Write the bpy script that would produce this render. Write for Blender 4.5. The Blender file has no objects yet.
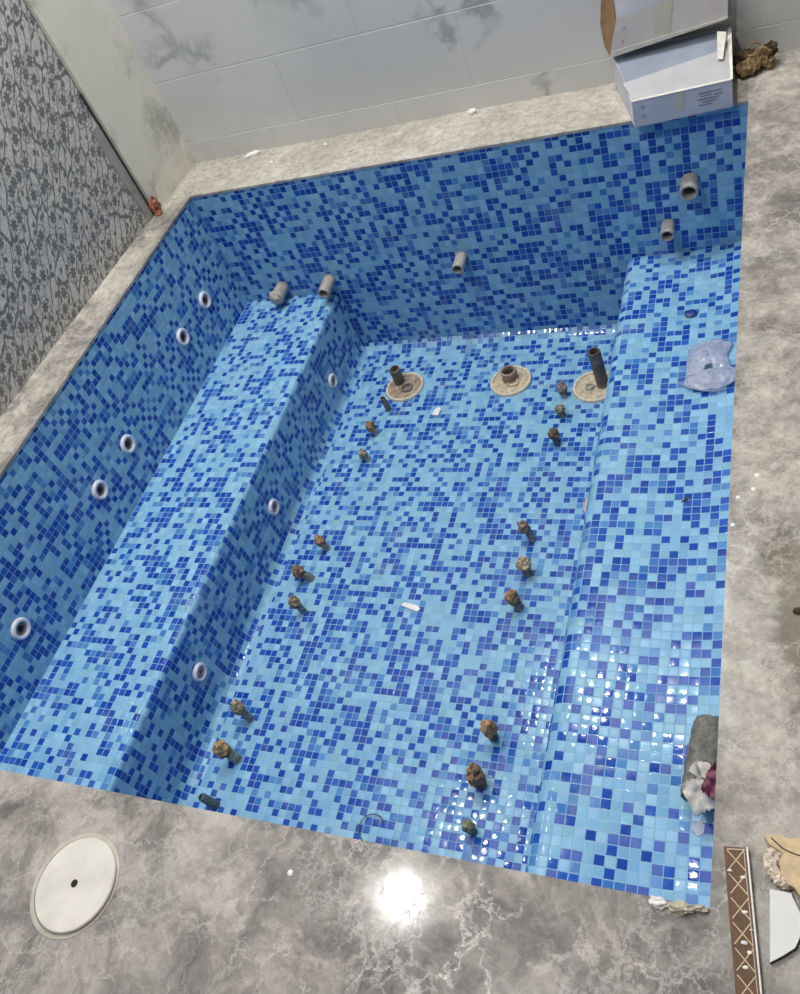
import bpy, bmesh, math, random
from mathutils import Vector, Matrix, noise as mn, Euler
C = bpy.context.scene.collection
PI = math.pi
W, L, ZB, ZC, D, XB, XR = 1.9, 2.099, -0.491, -0.478, -0.784, 0.411, 1.511
YW = 2.345                                   # back wall plane

# ------------------------------------------------------------------ materials
def lin(h):
    c = [int(h[i:i+2], 16)/255 for i in (0, 2, 4)]
    return tuple((x/12.92 if x <= .04045 else ((x+.055)/1.055)**2.4) for x in c) + (1,)

class NT:
    def __init__(s, name):
        s.m = bpy.data.materials.new(name); s.m.use_nodes = True
        s.t = s.m.node_tree; s.b = s.t.nodes['Principled BSDF']
    def n(s, typ, ins=None, **kw):
        nd = s.t.nodes.new(typ)
        for k, v in kw.items(): setattr(nd, k, v)
        for k, v in (ins or {}).items(): s.put(nd.inputs[k], v)
        return nd
    def put(s, sock, v):
        if hasattr(v, 'is_output'): s.t.links.new(v, sock)
        elif isinstance(v, bpy.types.Node): s.t.links.new(v.outputs[0], sock)
        else: sock.default_value = v
    def math(s, op, a, b=None, c=None, clamp=False):
        nd = s.t.nodes.new('ShaderNodeMath'); nd.operation = op; nd.use_clamp = clamp
        for i, v in enumerate((a, b, c)):
            if v is not None: s.put(nd.inputs[i], v)
        return nd.outputs[0]
    def vm(s, op, a, b=None):
        nd = s.t.nodes.new('ShaderNodeVectorMath'); nd.operation = op
        s.put(nd.inputs[0], a)
        if b is not None: s.put(nd.inputs[1], b)
        return nd.outputs['Value'] if op in ('LENGTH', 'DISTANCE') else nd.outputs[0]
    def noise(s, vec, scale, detail=4, rough=.55, dist=0):
        nd = s.n('ShaderNodeTexNoise', {'Vector': vec, 'Scale': scale, 'Detail': detail, 'Roughness': rough, 'Distortion': dist})
        return nd
    def vor(s, vec, scale, feature='F1', rand=1.0):
        return s.n('ShaderNodeTexVoronoi', {'Vector': vec, 'Scale': scale, 'Randomness': rand}, feature=feature)
    def ramp(s, fac, stops, interp='LINEAR'):
        nd = s.t.nodes.new('ShaderNodeValToRGB'); s.put(nd.inputs[0], fac)
        cr = nd.color_ramp; cr.interpolation = interp
        while len(cr.elements) < len(stops): cr.elements.new(.5)
        for e, (p, c) in zip(cr.elements, stops):
            e.position = p
            e.color = lin(c) if isinstance(c, str) else (c, c, c, 1)
        return nd.outputs[0]
    def mix(s, f, a, b, mode='MIX'):
        nd = s.t.nodes.new('ShaderNodeMix'); nd.data_type = 'RGBA'; nd.blend_type = mode
        s.put(nd.inputs[0], f)
        for i, v in ((6, a), (7, b)): s.put(nd.inputs[i], lin(v) if isinstance(v, str) else v)
        return nd.outputs[2]
    def step(s, v, lo, hi):
        nd = s.n('ShaderNodeMapRange', {'Value': v, 'From Min': lo, 'From Max': hi}, interpolation_type='SMOOTHSTEP')
        return nd.outputs[0]
    def obj(s): return s.n('ShaderNodeTexCoord').outputs['Object']
    def uv(s): return s.n('ShaderNodeTexCoord').outputs['UV']
    def bump(s, h, dist=.001, strength=1):
        nd = s.n('ShaderNodeBump', {'Height': h, 'Distance': dist, 'Strength': strength})
        s.put(s.b.inputs['Normal'], nd.outputs[0])
    def base(s, c, rough=None, **kw):
        s.put(s.b.inputs['Base Color'], lin(c) if isinstance(c, str) else c)
        if rough is not None: s.put(s.b.inputs['Roughness'], rough)
        for k, v in kw.items(): s.put(s.b.inputs[k.replace('_', ' ')], v)
        return s.m

def plain(name, c, rough=.5, var=.12, scale=40, bump=.0006, **kw):
    t = NT(name); v = t.obj(); nz = t.noise(v, scale, 5, .6)
    k = t.step(nz.outputs[0], .3, .7)
    a = tuple(x*(1-var*1.4) for x in lin(c)[:3])+(1,); b = tuple(min(1, x*(1+var)) for x in lin(c)[:3])+(1,)
    col = t.mix(k, a, b)
    t.bump(nz.outputs[0], bump)
    return t.base(col, rough, **kw)

def mosaic():
    t = NT('blue_glass_mosaic'); uv = t.uv()
    # slightly wandering sheet joints
    cell = t.vm('FLOOR', uv); fr = t.vm('FRACTION', uv)
    wn = t.n('ShaderNodeTexWhiteNoise', {'Vector': cell}, noise_dimensions='2D')
    wn2 = t.n('ShaderNodeTexWhiteNoise', {'Vector': t.vm('ADD', cell, (37.3, 11.7, 0))}, noise_dimensions='2D')
    col = t.ramp(wn.outputs['Value'], [(0, '80b2d4'), (.20, '8abbd8'), (.34, '78abd0'), (.45, '82b6cd'), (.52, '5088c2'),
                 (.60, '3a72b8'), (.66, '1b4fac'), (.77, '1144a2'), (.92, '2058b2')], 'CONSTANT')
    hsv = t.n('ShaderNodeHueSaturation', {'Hue': .5, 'Saturation': 1.0, 'Color': col,
              'Value': t.math('MULTIPLY_ADD', wn2.outputs['Value'], .16, .92)})
    sp = t.n('ShaderNodeSeparateXYZ', {0: fr})
    fx, fy = sp.outputs[0], sp.outputs[1]
    dx = t.math('MINIMUM', fx, t.math('SUBTRACT', 1.0, fx)); dy = t.math('MINIMUM', fy, t.math('SUBTRACT', 1.0, fy))
    d = t.math('MINIMUM', dx, dy)
    tile = t.step(d, .030, .062)
    dirt = t.noise(t.obj(), 9, 5, .6)
    c2 = t.mix(tile, '88b0cc', hsv.outputs[0])
    c3 = t.mix(t.math('MULTIPLY', t.step(dirt.outputs[0], .52, .75), .22), c2, 'a9c3d2')
    # pillowed tile, each leaning its own way
    sr = t.n('ShaderNodeSeparateXYZ', {0: wn2.outputs['Color']})
    cc = t.vm('SUBTRACT', fr, (.5, .5, 0)); dome = t.math('MULTIPLY', t.math('POWER', t.vm('LENGTH', cc), 2.0), -1.3)
    hgt = t.math('ADD', t.math('ADD', dome, t.math('MULTIPLY', t.step(d, .02, .10), .5)), t.math('ADD',
          t.math('MULTIPLY', t.math('SUBTRACT', sr.outputs[0], .5), t.math('MULTIPLY', fx, .34)),
          t.math('MULTIPLY', t.math('SUBTRACT', sr.outputs[1], .5), t.math('MULTIPLY', fy, .34))))
    ob = t.noise(t.obj(), 160, 2, .5)
    hgt = t.math('ADD', hgt, t.math('MULTIPLY', ob.outputs[0], .25))
    t.bump(hgt, .0006)
    r = t.math('ADD', t.math('MULTIPLY', tile, -.46), t.math('MULTIPLY_ADD', dirt.outputs[0], .10, .49))
    r = t.math('ADD', r, t.math('MULTIPLY', t.step(sr.outputs[2], .45, .62), .26))
    return t.base(c3, r, IOR=1.5, Specular_IOR_Level=.30)

def deck_marble():
    t = NT('grey_veined_marble'); v = t.obj()
    warp = t.noise(v, 5.5, 5, .6)
    wv = t.vm('ADD', v, t.vm('SCALE', t.vm('SUBTRACT', warp.outputs['Color'], (.5, .5, .5)), None))
    sc = wv.node.inputs[1].links[0].from_node; sc.inputs['Scale'].default_value = .22
    cloud = t.noise(wv, 7.5, 12, .72, .8)
    col = t.ramp(cloud.outputs[0], [(.30, '595856'), (.43, '7a7875'), (.52, '938f8b'), (.60, 'aba7a2'), (.74, 'c4c0bb')])
    warp2 = t.noise(v, 22, 8, .75)
    wv2 = t.vm('ADD', v, t.vm('SCALE', t.vm('SUBTRACT', warp2.outputs['Color'], (.5, .5, .5)), None))
    wv2.node.inputs[1].links[0].from_node.inputs['Scale'].default_value = .085
    def vein(vec, scale, w):
        e = t.vor(vec, scale, 'DISTANCE_TO_EDGE')
        return t.math('SUBTRACT', 1.0, t.step(e.outputs['Distance'], 0.0, w))
    v1 = t.math('MULTIPLY', vein(wv2, 10, .022), t.step(t.noise(v, 7, 3).outputs[0], .42, .54))
    v2 = t.math('MULTIPLY', vein(wv2, 27, .06), t.step(t.noise(v, 6, 4, .6, 1).outputs[0], .46, .58))
    v3 = t.math('MULTIPLY', vein(wv2, 4.2, .009), .55)
    vv = t.math('MAXIMUM', v3, t.math('MAXIMUM', v1, t.math('MULTIPLY', v2, .7)))
    col = t.mix(t.math('MULTIPLY', vv, .62), col, 'd0ccc7')
    bigc = t.noise(v, 2.6, 5, .6, 1.2); col = t.mix(t.math('MULTIPLY', t.step(bigc.outputs[0], .56, .38), .42), col, '55534f'); col = t.mix(t.math('MULTIPLY', t.step(bigc.outputs[0], .52, .68), .35), col, 'c6c2bc')
    mot = t.noise(v, 60, 6, .7); col = t.mix(t.math('MULTIPLY', t.step(mot.outputs[0], .5, .75), .2), col, 'bab5ae'); col = t.mix(t.math('MULTIPLY', t.step(mot.outputs[0], .5, .3), .2), col, '4d4a47')
    # dry plaster dust left on the right and rear strips of the slab
    p = t.n('ShaderNodeSeparateXYZ', {0: v}); x, y = p.outputs[0], p.outputs[1]
    big = t.noise(v, 4.2, 8, .68)
    rear = t.math('MULTIPLY', t.step(y, 1.98, 2.12), 1.0)
    left = t.math('MULTIPLY', t.step(x, .02, -.06), t.step(y, .3, .8))
    right = t.math('MULTIPLY', t.step(x, 1.87, 1.93), t.step(y, -.05, .25))
    rg = t.math('MAXIMUM', t.math('MULTIPLY', right, .80), t.math('MAXIMUM', t.math('MULTIPLY', rear, .9), t.math('MULTIPLY', left, .95)))
    dm = t.math('MULTIPLY', rg, t.math('MAXIMUM', t.math('MULTIPLY', rear, .8), t.step(big.outputs[0], .38, .60)), clamp=True)
    fine = t.noise(v, 45, 6, .7)
    dcol = t.ramp(fine.outputs[0], [(.34, '979085'), (.5, 'bfb9ae'), (.64, 'dcd6cb')])
    col = t.mix(t.math('MULTIPLY', dm, .78), col, dcol)
    gr = t.noise(v, 13, 10, .75, .6); col = t.mix(t.math('MULTIPLY', t.math('MULTIPLY', t.step(gr.outputs[0], .52, .40), t.math('MULTIPLY_ADD', right, .7, t.math('MULTIPLY', rg, .25))), .55), col, '6f6b66'); col = t.mix(t.math('MULTIPLY', t.math('MULTIPLY', t.step(gr.outputs[0], .53, .64), rg), .5), col, 'd6d0c5')
    # brown wet patch drying on the right hand strip
    q = t.vm('MULTIPLY', t.vm('SUBTRACT', v, (2.040, .47, 0)), (14, 4.6, 1))
    sd = t.math('ADD', t.vm('LENGTH', q), t.math('MULTIPLY_ADD', t.noise(v, 18, 6, .65).outputs[0], 1.1, -.55))
    q2 = t.vm('MULTIPLY', t.vm('SUBTRACT', v, (1.988, .585, 0)), (19, 12, 1))
    sd2 = t.math('ADD', t.vm('LENGTH', q2), t.math('MULTIPLY_ADD', t.noise(v, 25, 6, .65).outputs[0], 1.4, -.6))
    sm = t.math('SUBTRACT', 1.0, t.step(t.math('MINIMUM', sd, sd2), .62, .92))
    col = t.mix(t.math('MULTIPLY', sm, .68), col, '5f5340')
    col = t.mix(t.math('MULTIPLY', t.math('MULTIPLY', vv, rg), .45), col, 'ddd8cf')
    spk = t.vor(v, 55); spm = t.math('MULTIPLY', t.math('SUBTRACT', 1.0, t.step(spk.outputs['Distance'], .05, .09)), t.step(big.outputs[0], .5, .6))
    col = t.mix(t.math('MULTIPLY', spm, t.math('MULTIPLY', rg, .7)), col, 'dedad2')
    rough = t.math('ADD', t.math('MULTIPLY', fine.outputs[0], .10), t.math('MULTIPLY_ADD', dm, .5, .07))
    t.bump(t.math('ADD', t.math('MULTIPLY', fine.outputs[0], t.math('MULTIPLY_ADD', dm, 1.4, .05)), t.math('MULTIPLY', vv, .05)), .0008)
    return t.base(col, rough, IOR=1.5)

def wall_marble(name, base_a, base_b, vein, vs=2.2, seed=0, w=.03, joints=None, gloss=.22):
    t = NT(name); v0 = t.obj()
    v = t.vm('ADD', v0, (seed*3.7, seed*1.3, seed*2.1))
    warp = t.noise(v, 2.6, 6, .6)
    wv = t.vm('ADD', v, t.vm('SCALE', t.vm('SUBTRACT', warp.outputs['Color'], (.5, .5, .5)), None))
    wv.node.inputs[1].links[0].from_node.inputs['Scale'].default_value = .9
    cl = t.noise(v, 1.8, 5, .55)
    col = t.mix(t.step(cl.outputs[0], .35, .65), base_a, base_b)
    e = t.vor(wv, vs, 'DISTANCE_TO_EDGE')
    vn = t.math('SUBTRACT', 1.0, t.step(e.outputs['Distance'], 0, w*2.2))
    msk = t.step(t.noise(v, 3.1, 4, .6).outputs[0], .47, .66)
    col = t.mix(t.math('MULTIPLY', t.math('MULTIPLY', vn, msk), .62), col, vein)
    smoke = t.noise(wv, 5, 7, .7)
    col = t.mix(t.math('MULTIPLY', t.step(smoke.outputs[0], .58, .85), .2), col, vein)
    if joints:
        rowh, z0, wid, offs = joints
        p = t.n('ShaderNodeSeparateXYZ', {0: v0})
        zz = t.math('DIVIDE', t.math('SUBTRACT', p.outputs[2], z0), rowh)
        row = t.math('FLOOR', zz); fz = t.math('FRACT', zz)
        xo = t.math('MULTIPLY', t.math('MODULO', t.math('ABSOLUTE', row), 2.0), .5)
        xx = t.math('ADD', t.math('DIVIDE', t.math('SUBTRACT', p.outputs[0], offs), wid), xo)
        fx = t.math('FRACT', t.math('ADD', xx, 20.0))
        dz = t.math('MULTIPLY', t.math('MINIMUM', fz, t.math('SUBTRACT', 1.0, fz)), rowh)
        dxx = t.math('MULTIPLY', t.math('MINIMUM', fx, t.math('SUBTRACT', 1.0, fx)), wid)
        j = t.math('SUBTRACT', 1.0, t.step(t.math('MINIMUM', dz, dxx), .0012, .0028))
        col = t.mix(t.math('MULTIPLY', j, .8), col, 'd4d4d0')
        t.bump(t.math('SUBTRACT', 1.0, j), .0012)
    return t.base(col, gloss, IOR=1.45)

def arabesque():
    t = NT('floral_scroll_panel'); v0 = t.obj()
    p = t.n('ShaderNodeSeparateXYZ', {0: v0})
    y, z = p.outputs[1], p.outputs[2]
    # along / across the vines, which climb the panel on the slant
    al = t.math('ADD', t.math('MULTIPLY', y, -.66), t.math('MULTIPLY', z, -.75))
    ac = t.math('ADD', t.math('MULTIPLY', y, .75), t.math('MULTIPLY', z, -.66))
    v = t.n('ShaderNodeCombineXYZ', {0: ac, 1: t.math('MULTIPLY', al, .62), 2: 0.0}).outputs[0]
    wn = t.noise(v, 22, 3, .5)
    wv = t.vm('ADD', v, t.vm('SCALE', t.vm('SUBTRACT', wn.outputs['Color'], (.5, .5, .5)), None))
    wv.node.inputs[1].links[0].from_node.inputs['Scale'].default_value = .028
    vs = t.n('ShaderNodeTexVoronoi', {'Vector': t.vm('MULTIPLY', wv, (1, .42, 1)), 'Scale': 36, 'Randomness': .8}, feature='DISTANCE_TO_EDGE', voronoi_dimensions='2D')
    vines = t.math('SUBTRACT', 1.0, t.step(vs.outputs['Distance'], .035, .10))
    f = t.n('ShaderNodeTexVoronoi', {'Vector': v, 'Scale': 19, 'Randomness': .9}, feature='F1', voronoi_dimensions='2D')
    dv = t.vm('SUBTRACT', t.vm('SCALE', v, None), f.outputs['Position'])
    dv = t.vm('SUBTRACT', v, f.outputs['Position'])
    s2 = t.n('ShaderNodeSeparateXYZ', {0: dv})
    ang = t.math('ARCTAN2', s2.outputs[1], s2.outputs[0])
    pet = t.math('MULTIPLY_ADD', t.math('COSINE', t.math('MULTIPLY', ang, 8.0)), .05, .22)
    fl = t.math('SUBTRACT', 1.0, t.step(t.math('SUBTRACT', f.outputs['Distance'], pet), -.03, .03))
    ring = t.math('SUBTRACT', 1.0, t.step(t.math('ABSOLUTE', t.math('SUBTRACT', f.outputs['Distance'], .40)), .015, .05))
    g = t.n('ShaderNodeTexVoronoi', {'Vector': t.vm('ADD', wv, (.3, .2, 0)), 'Scale': 34, 'Randomness': .9}, feature='F1', voronoi_dimensions='2D')
    leaf = t.math('SUBTRACT', 1.0, t.step(g.outputs['Distance'], .15, .25))
    halo = t.step(f.outputs['Distance'], .26, .30)
    dark = t.math('MAXIMUM', fl, t.math('MULTIPLY', halo, t.math('MAXIMUM', t.math('MAXIMUM', vines, leaf), t.math('MULTIPLY', ring, .6))))
    fine = t.noise(v0, 120, 3, .6)
    bg = t.ramp(fine.outputs[0], [(.3, '9d9d9a'), (.7, 'cbcac6')])
    dk = t.ramp(fine.outputs[0], [(.3, '45484d'), (.7, '6c6e70')])
    col = t.mix(t.math('MULTIPLY', dark, .88), bg, dk)
    t.bump(dark, .0008)
    return t.base(col, .35)

M = {}
M['mosaic'] = mosaic(); M['deck'] = deck_marble()
M['wall'] = wall_marble('pale_grey_marble_tile', 'cbccca', 'd6d6d4', '83868c', 1.5, 1, .035, (.235, .078, .655, .413))
M['skirt'] = wall_marble('pale_grey_skirting_tile', 'cbccca', 'd6d6d4', '90939a', 1.6, 5, .03, (.30, -.22, .50, .785))
M['jamb'] = wall_marble('cream_marble', 'cfcdc0', 'dcd9cf', '85867f', 3.2, 3, .07)
M['strip'] = wall_marble('grey_marble_strip', '8d8c8a', 'a7a4a0', '6a6462', 6, 2, .05)
M['panel'] = arabesque()
M['ceiling'] = plain('white_ceiling_paint', 'e4e4e0', .8, .03, 6)
M['plastic'] = plain('white_plastic', 'd9d8e4', .3, .05, 60, .0002)
M['throat'] = plain('greyish_plastic_throat', '77736c', .5, .25, 80)
M['dark'] = plain('dark_hollow', '1d1916', .8, .2)
M['pvc'] = plain('grey_pvc_pipe', 'aaa49c', .55, .18, 60, .0006)
M['pvc_dark'] = plain('soiled_pvc_pipe', '6f675f', .65, .35, 45, .0008)
M['pvc_in'] = plain('brown_pipe_inside', '59463a', .8, .3, 60)  # dark brown disc inside each back wall pipe
M['cream'] = plain('cream_drain_plastic', 'd6ccb8', .45, .14, 60)
M['dust'] = plain('dusty_drain_bowl', 'a08e7c', .8, .35, 70, .0015)
M['dust_pale'] = plain('pale_dusty_drain_bowl', 'c2b39c', .8, .25, 70, .0015)
M['lid'] = plain('white_marble_lid', 'd9d6d0', .35, .08, 14, .0003)
M['ring'] = plain('beige_stone_ring', 'b9b2a6', .5, .12, 30)
M['cement'] = plain('rough_grey_cement', '77746d', .9, .3, 60, .003)
M['mortar'] = plain('pale_mortar', 'c4bcab', .9, .22, 90, .003)
M['chalk'] = plain('white_chip', 'ecebe8', .5, .06, 60)
M['card'] = plain('white_printed_carton', 'c6c8d4', .55, .06, 9, .0004)
M['card_warm'] = plain('warm_white_carton', 'd2cdcc', .55, .06, 9, .0004)
M['card_grey'] = plain('greyish_carton', 'b9babf', .6, .06, 9, .0004)
M['card_blue'] = plain('bluish_carton_inside', '929cae', .6, .08, 9, .0004)
M['card_edge'] = plain('bare_white_board_edge', 'e3dfd6', .7, .08, 40)
M['kraft'] = plain('brown_kraft_board', '876a4c', .8, .15, 30)
M['ink'] = plain('grey_print', '7c8090', .7, .2, 90)
M['stain'] = plain('yellowish_stain', 'c8c9ba', .6, .05, 20)
M['paper'] = plain('white_tissue', 'cbc6bd', .85, .12, 60, .0015)
M['maroon'] = plain('maroon_wrapper', '7d3a50', .6, .35, 60, .0015)
M['kraft_bag'] = plain('crumpled_kraft', '8a7250', .75, .3, 30, .002)
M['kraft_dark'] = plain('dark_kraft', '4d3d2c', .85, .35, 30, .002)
M['rust'] = plain('rusty_metal', '9b5f4c', .8, .5, 120, .002)
M['brown_tile'] = plain('brown_border_glaze', '6b4f38', .3, .14, 60)
M['lattice'] = plain('cream_lattice_relief', 'd9c6aa', .35, .1, 60)
M['beige_tile'] = plain('beige_travertine', 'd2b994', .55, .12, 50)
M['broken'] = plain('raw_broken_edge', 'd8cabb', .9, .2, 70, .003)
M['white_tile'] = plain('white_glazed_tile', 'e9ebe9', .12, .02, 30, .0001)
M['tile_edge'] = plain('dark_tile_body', '56564f', .7, .2, 60)
M['navy'] = plain('navy_glass', '10357f', .45, .1, 60)
M['leaf'] = plain('dry_dark_leaf', '3d4436', .7, .3, 60)
M['wire'] = plain('dark_wire', '33465e', .5, .1, 60)
M['joint'] = plain('dark_caulk', '3a3633', .8, .3, 50)
M['trim_metal'] = plain('white_lamp_rim', 'e8e8e6', .4, .03, 30)

def lamp_mat(strength):
    t = NT('lit_lamp_lens'); t.base('ffffff', .5)
    t.b.inputs['Emission Color'].default_value = (1, .97, .93, 1); t.b.inputs['Emission Strength'].default_value = strength
    return t.m
M['lamp'] = lamp_mat(60)

def film():
    t = NT('translucent_plastic_film'); v = t.obj()
    nz = t.noise(v, 26, 3, .5, 1.2)
    t.bump(nz.outputs[0], .002)
    t.base('bcc4da', .2, IOR=1.45)
    e = t.vor(t.vm('ADD', v, t.vm('SCALE', nz.outputs['Color'], None)), 40, 'DISTANCE_TO_EDGE')
    t.t.links  # alpha: thin film, whiter along its creases
    cr = t.math('SUBTRACT', 1.0, t.step(nz.outputs[0], .42, .58))
    t.put(t.b.inputs['Alpha'], t.math('MULTIPLY_ADD', cr, .22, .42))
    return t.m
M['film'] = film()

# ------------------------------------------------------------------ object helpers
def tag(o, label=None, cat=None, group=None, kind=None):
    for k, v in (('label', label), ('category', cat), ('group', group), ('kind', kind)):
        if v: o[k] = v
    return o
def link(name, bm, m, parent=None, smooth=False):
    me = bpy.data.meshes.new(name)
    if smooth:
        for f in bm.faces: f.smooth = True
    bm.normal_update()
    for e_ in bm.edges:
        if len(e_.link_faces) == 2 and e_.calc_face_angle(0) > .6: e_.smooth = False
    bm.to_mesh(me); bm.free()
    for k in (m if isinstance(m, (list, tuple)) else [m]): me.materials.append(k)
    o = bpy.data.objects.new(name, me); C.objects.link(o)
    if parent: o.parent = parent
    return o
def empty(name, loc, label, cat, group=None, rz=0):
    o = bpy.data.objects.new(name, None); o.empty_display_size = .05
    C.objects.link(o); o.location = loc; o.rotation_euler = (0, 0, rz)
    return tag(o, label, cat, group)
def box(bm, a, b, mi=0):
    x0, y0, z0 = a; x1, y1, z1 = b
    v = [bm.verts.new(p) for p in ((x0,y0,z0),(x1,y0,z0),(x1,y1,z0),(x0,y1,z0),(x0,y0,z1),(x1,y0,z1),(x1,y1,z1),(x0,y1,z1))]
    for q in ((0,3,2,1),(4,5,6,7),(0,1,5,4),(1,2,6,5),(2,3,7,6),(3,0,4,7)):
        f = bm.faces.new([v[i] for i in q]); f.material_index = mi
    return v
def hexa(bm, pts):
    v = [bm.verts.new(p) for p in pts]
    for q in ((0,3,2,1),(4,5,6,7),(0,1,5,4),(1,2,6,5),(2,3,7,6),(3,0,4,7)): bm.faces.new([v[i] for i in q])
def axis_uv(bm, pitch, off=(0, 0)):
    uv = bm.loops.layers.uv.verify(); bm.normal_update()
    for f in bm.faces:
        n = f.normal; ax = max(range(3), key=lambda i: abs(n[i]))
        for l in f.loops:
            c = l.vert.co
            u, v = ((c.y, c.z), (c.x, c.z), (c.x, c.y))[ax]
            l[uv].uv = (u/pitch+off[0], v/pitch+off[1])
def prism(bm, pts, z0, z1, jit=0):
    b = [bm.verts.new((x, y, z0)) for x, y in pts]; t = [bm.verts.new((x, y, z1)) for x, y in pts]
    n = len(pts); bm.faces.new(list(reversed(b))); bm.faces.new(t)
    for i in range(n): bm.faces.new((b[i], b[(i+1) % n], t[(i+1) % n], t[i]))
def lathe(bm, prof, seg=32, mtx=None):
    rings = []
    for r, z in prof:
        if r < 1e-6: rings.append([bm.verts.new((0, 0, z))])
        else: rings.append([bm.verts.new((r*math.cos(2*PI*i/seg), r*math.sin(2*PI*i/seg), z)) for i in range(seg)])
    for a, b in zip(rings, rings[1:]):
        for i in range(seg):
            j = (i+1) % seg
            if len(a) == 1 and len(b) == 1: continue
            if len(a) == 1: bm.faces.new((a[0], b[j], b[i]))
            elif len(b) == 1: bm.faces.new((a[i], a[j], b[0]))
            else: bm.faces.new((a[i], a[j], b[j], b[i]))
    bmesh.ops.recalc_face_normals(bm, faces=bm.faces)
    if mtx: bmesh.ops.transform(bm, matrix=mtx, verts=bm.verts)
def tube_path(bm, pts, r, seg=10, cap=True):
    pts = [Vector(p) for p in pts]; rings = []
    rs = r if isinstance(r, (list, tuple)) else [r]*len(pts)
    up = Vector((.13, .21, .97))
    for i, p in enumerate(pts):
        d = (pts[min(i+1, len(pts)-1)]-pts[max(i-1, 0)]).normalized()
        a = d.cross(up)
        if a.length < .05: a = d.cross(Vector((1, 0, 0)))
        a.normalize(); b = d.cross(a)
        rings.append([bm.verts.new(p+(a*math.cos(2*PI*k/seg)+b*math.sin(2*PI*k/seg))*rs[i]) for k in range(seg)])
    for a, b in zip(rings, rings[1:]):
        for k in range(seg): bm.faces.new((a[k], a[(k+1) % seg], b[(k+1) % seg], b[k]))
    if cap:
        bm.faces.new(list(reversed(rings[0]))); bm.faces.new(rings[-1])
    bmesh.ops.recalc_face_normals(bm, faces=bm.faces)
def crumple(bm, size, seed, amp=.35, sub=3, freq=2.2, center=(0, 0, 0), flat=None):
    r = bmesh.ops.create_icosphere(bm, subdivisions=sub, radius=1)
    off = Vector((seed*7.1, seed*3.3, seed*5.7))
    for v in r['verts']:
        d = v.co.normalized()
        k = 1+amp*(mn.noise(d*freq+off)+.55*abs(mn.noise(d*freq*2.3+off))+.35*mn.noise(d*freq*5+off))
        p = Vector((d.x*size[0], d.y*size[1], d.z*size[2]))*k
        if flat is not None: p.z = max(p.z, flat)
        v.co = p+Vector(center)
def bevel(o, w=.002, seg=2):
    md = o.modifiers.new('bevel', 'BEVEL'); md.width = w; md.segments = seg; md.limit_method = 'ANGLE'
    return o

# ------------------------------------------------------------------ camera
cam = bpy.data.cameras.new('camera'); co = bpy.data.objects.new('camera', cam); C.objects.link(co)
co.location = (1.97737, -0.31063, 1.29498); co.rotation_euler = (0.71036, 0.32217, 0.27521)
cam.sensor_fit = 'HORIZONTAL'; cam.sensor_width = 36; cam.lens = 840.3/800*36
cam.clip_start = .02
bpy.context.scene.camera = co

# ------------------------------------------------------------------ setting
def struct(name, bm, m, **k): return tag(link(name, bm, m, **k), kind='structure')
bm = bmesh.new()                                         # marble deck slab with the pool opening
X0, X1, Y0, Y1 = -.9, 3.3, -1.8, 2.5
xs = [X0, 0, W, X1]; ys = [Y0, 0, L, Y1]
gv = {(i, j, k): bm.verts.new((xs[i], ys[j], (0, -.009)[k])) for i in range(4) for j in range(4) for k in range(2)}
for i in range(3):
    for j in range(3):
        if i == 1 and j == 1: continue
        bm.faces.new([gv[q] for q in ((i,j,0),(i+1,j,0),(i+1,j+1,0),(i,j+1,0))])
        bm.faces.new([gv[q] for q in ((i,j,1),(i,j+1,1),(i+1,j+1,1),(i+1,j,1))])
for a, b in (((1,1),(2,1)),((2,1),(2,2)),((2,2),(1,2)),((1,2),(1,1))):
    bm.faces.new([gv[q] for q in (a+(0,), b+(0,), b+(1,), a+(1,))])
for a, b in (((0,0),(3,0)),((3,0),(3,3)),((3,3),(0,3)),((0,3),(0,0))):
    pass
bmesh.ops.recalc_face_normals(bm, faces=bm.faces)
struct('floor', bm, M['deck'])

bm = bmesh.new(); box(bm, (-.3, YW, .078), (X1, YW+.06, 3.0)); struct('wall_back', bm, M['wall'])
bm = bmesh.new(); box(bm, (-.3, YW-.0008, 0), (X1, YW+.06, .078)); bevel(struct('baseboard_back', bm, M['skirt']), .0005)
# left side: a cream marble pier by the corner, then the patterned panel, slightly out of square
def slab_line(a, b, t, z0, z1):
    a = Vector(a+(0,)); b = Vector(b+(0,)); n = Vector((-(b-a).y, (b-a).x, 0)).normalized()*t
    bm = bmesh.new(); hexa(bm, [Vector((p.x, p.y, z)) for z in (z0, z1) for p in (a, b, b+n, a+n)])
    bmesh.ops.recalc_face_normals(bm, faces=bm.faces); return bm
struct('wall_left', slab_line((-.108, 2.02), (-.088, YW+.01), .22, 0, 3.0), M['jamb'])
bevel(struct('wall_left_panel', slab_line((-.285, -1.8), (-.122, 2.016), .2, 0, 3.0), M['panel']), .001)
bevel(struct('trim_1', slab_line((-.119, 1.965), (-.116, 2.006), .04, 0, .36), M['strip']), .004)
struct('trim_2', slab_line((-.1195, 2.008), (-.119, 2.019), .04, 0, .46), M['joint'])
bm = bmesh.new(); box(bm, (-.6, -1.8, 3.0), (X1, YW+.06, 3.05)); struct('ceiling', bm, M['ceiling'])

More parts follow.
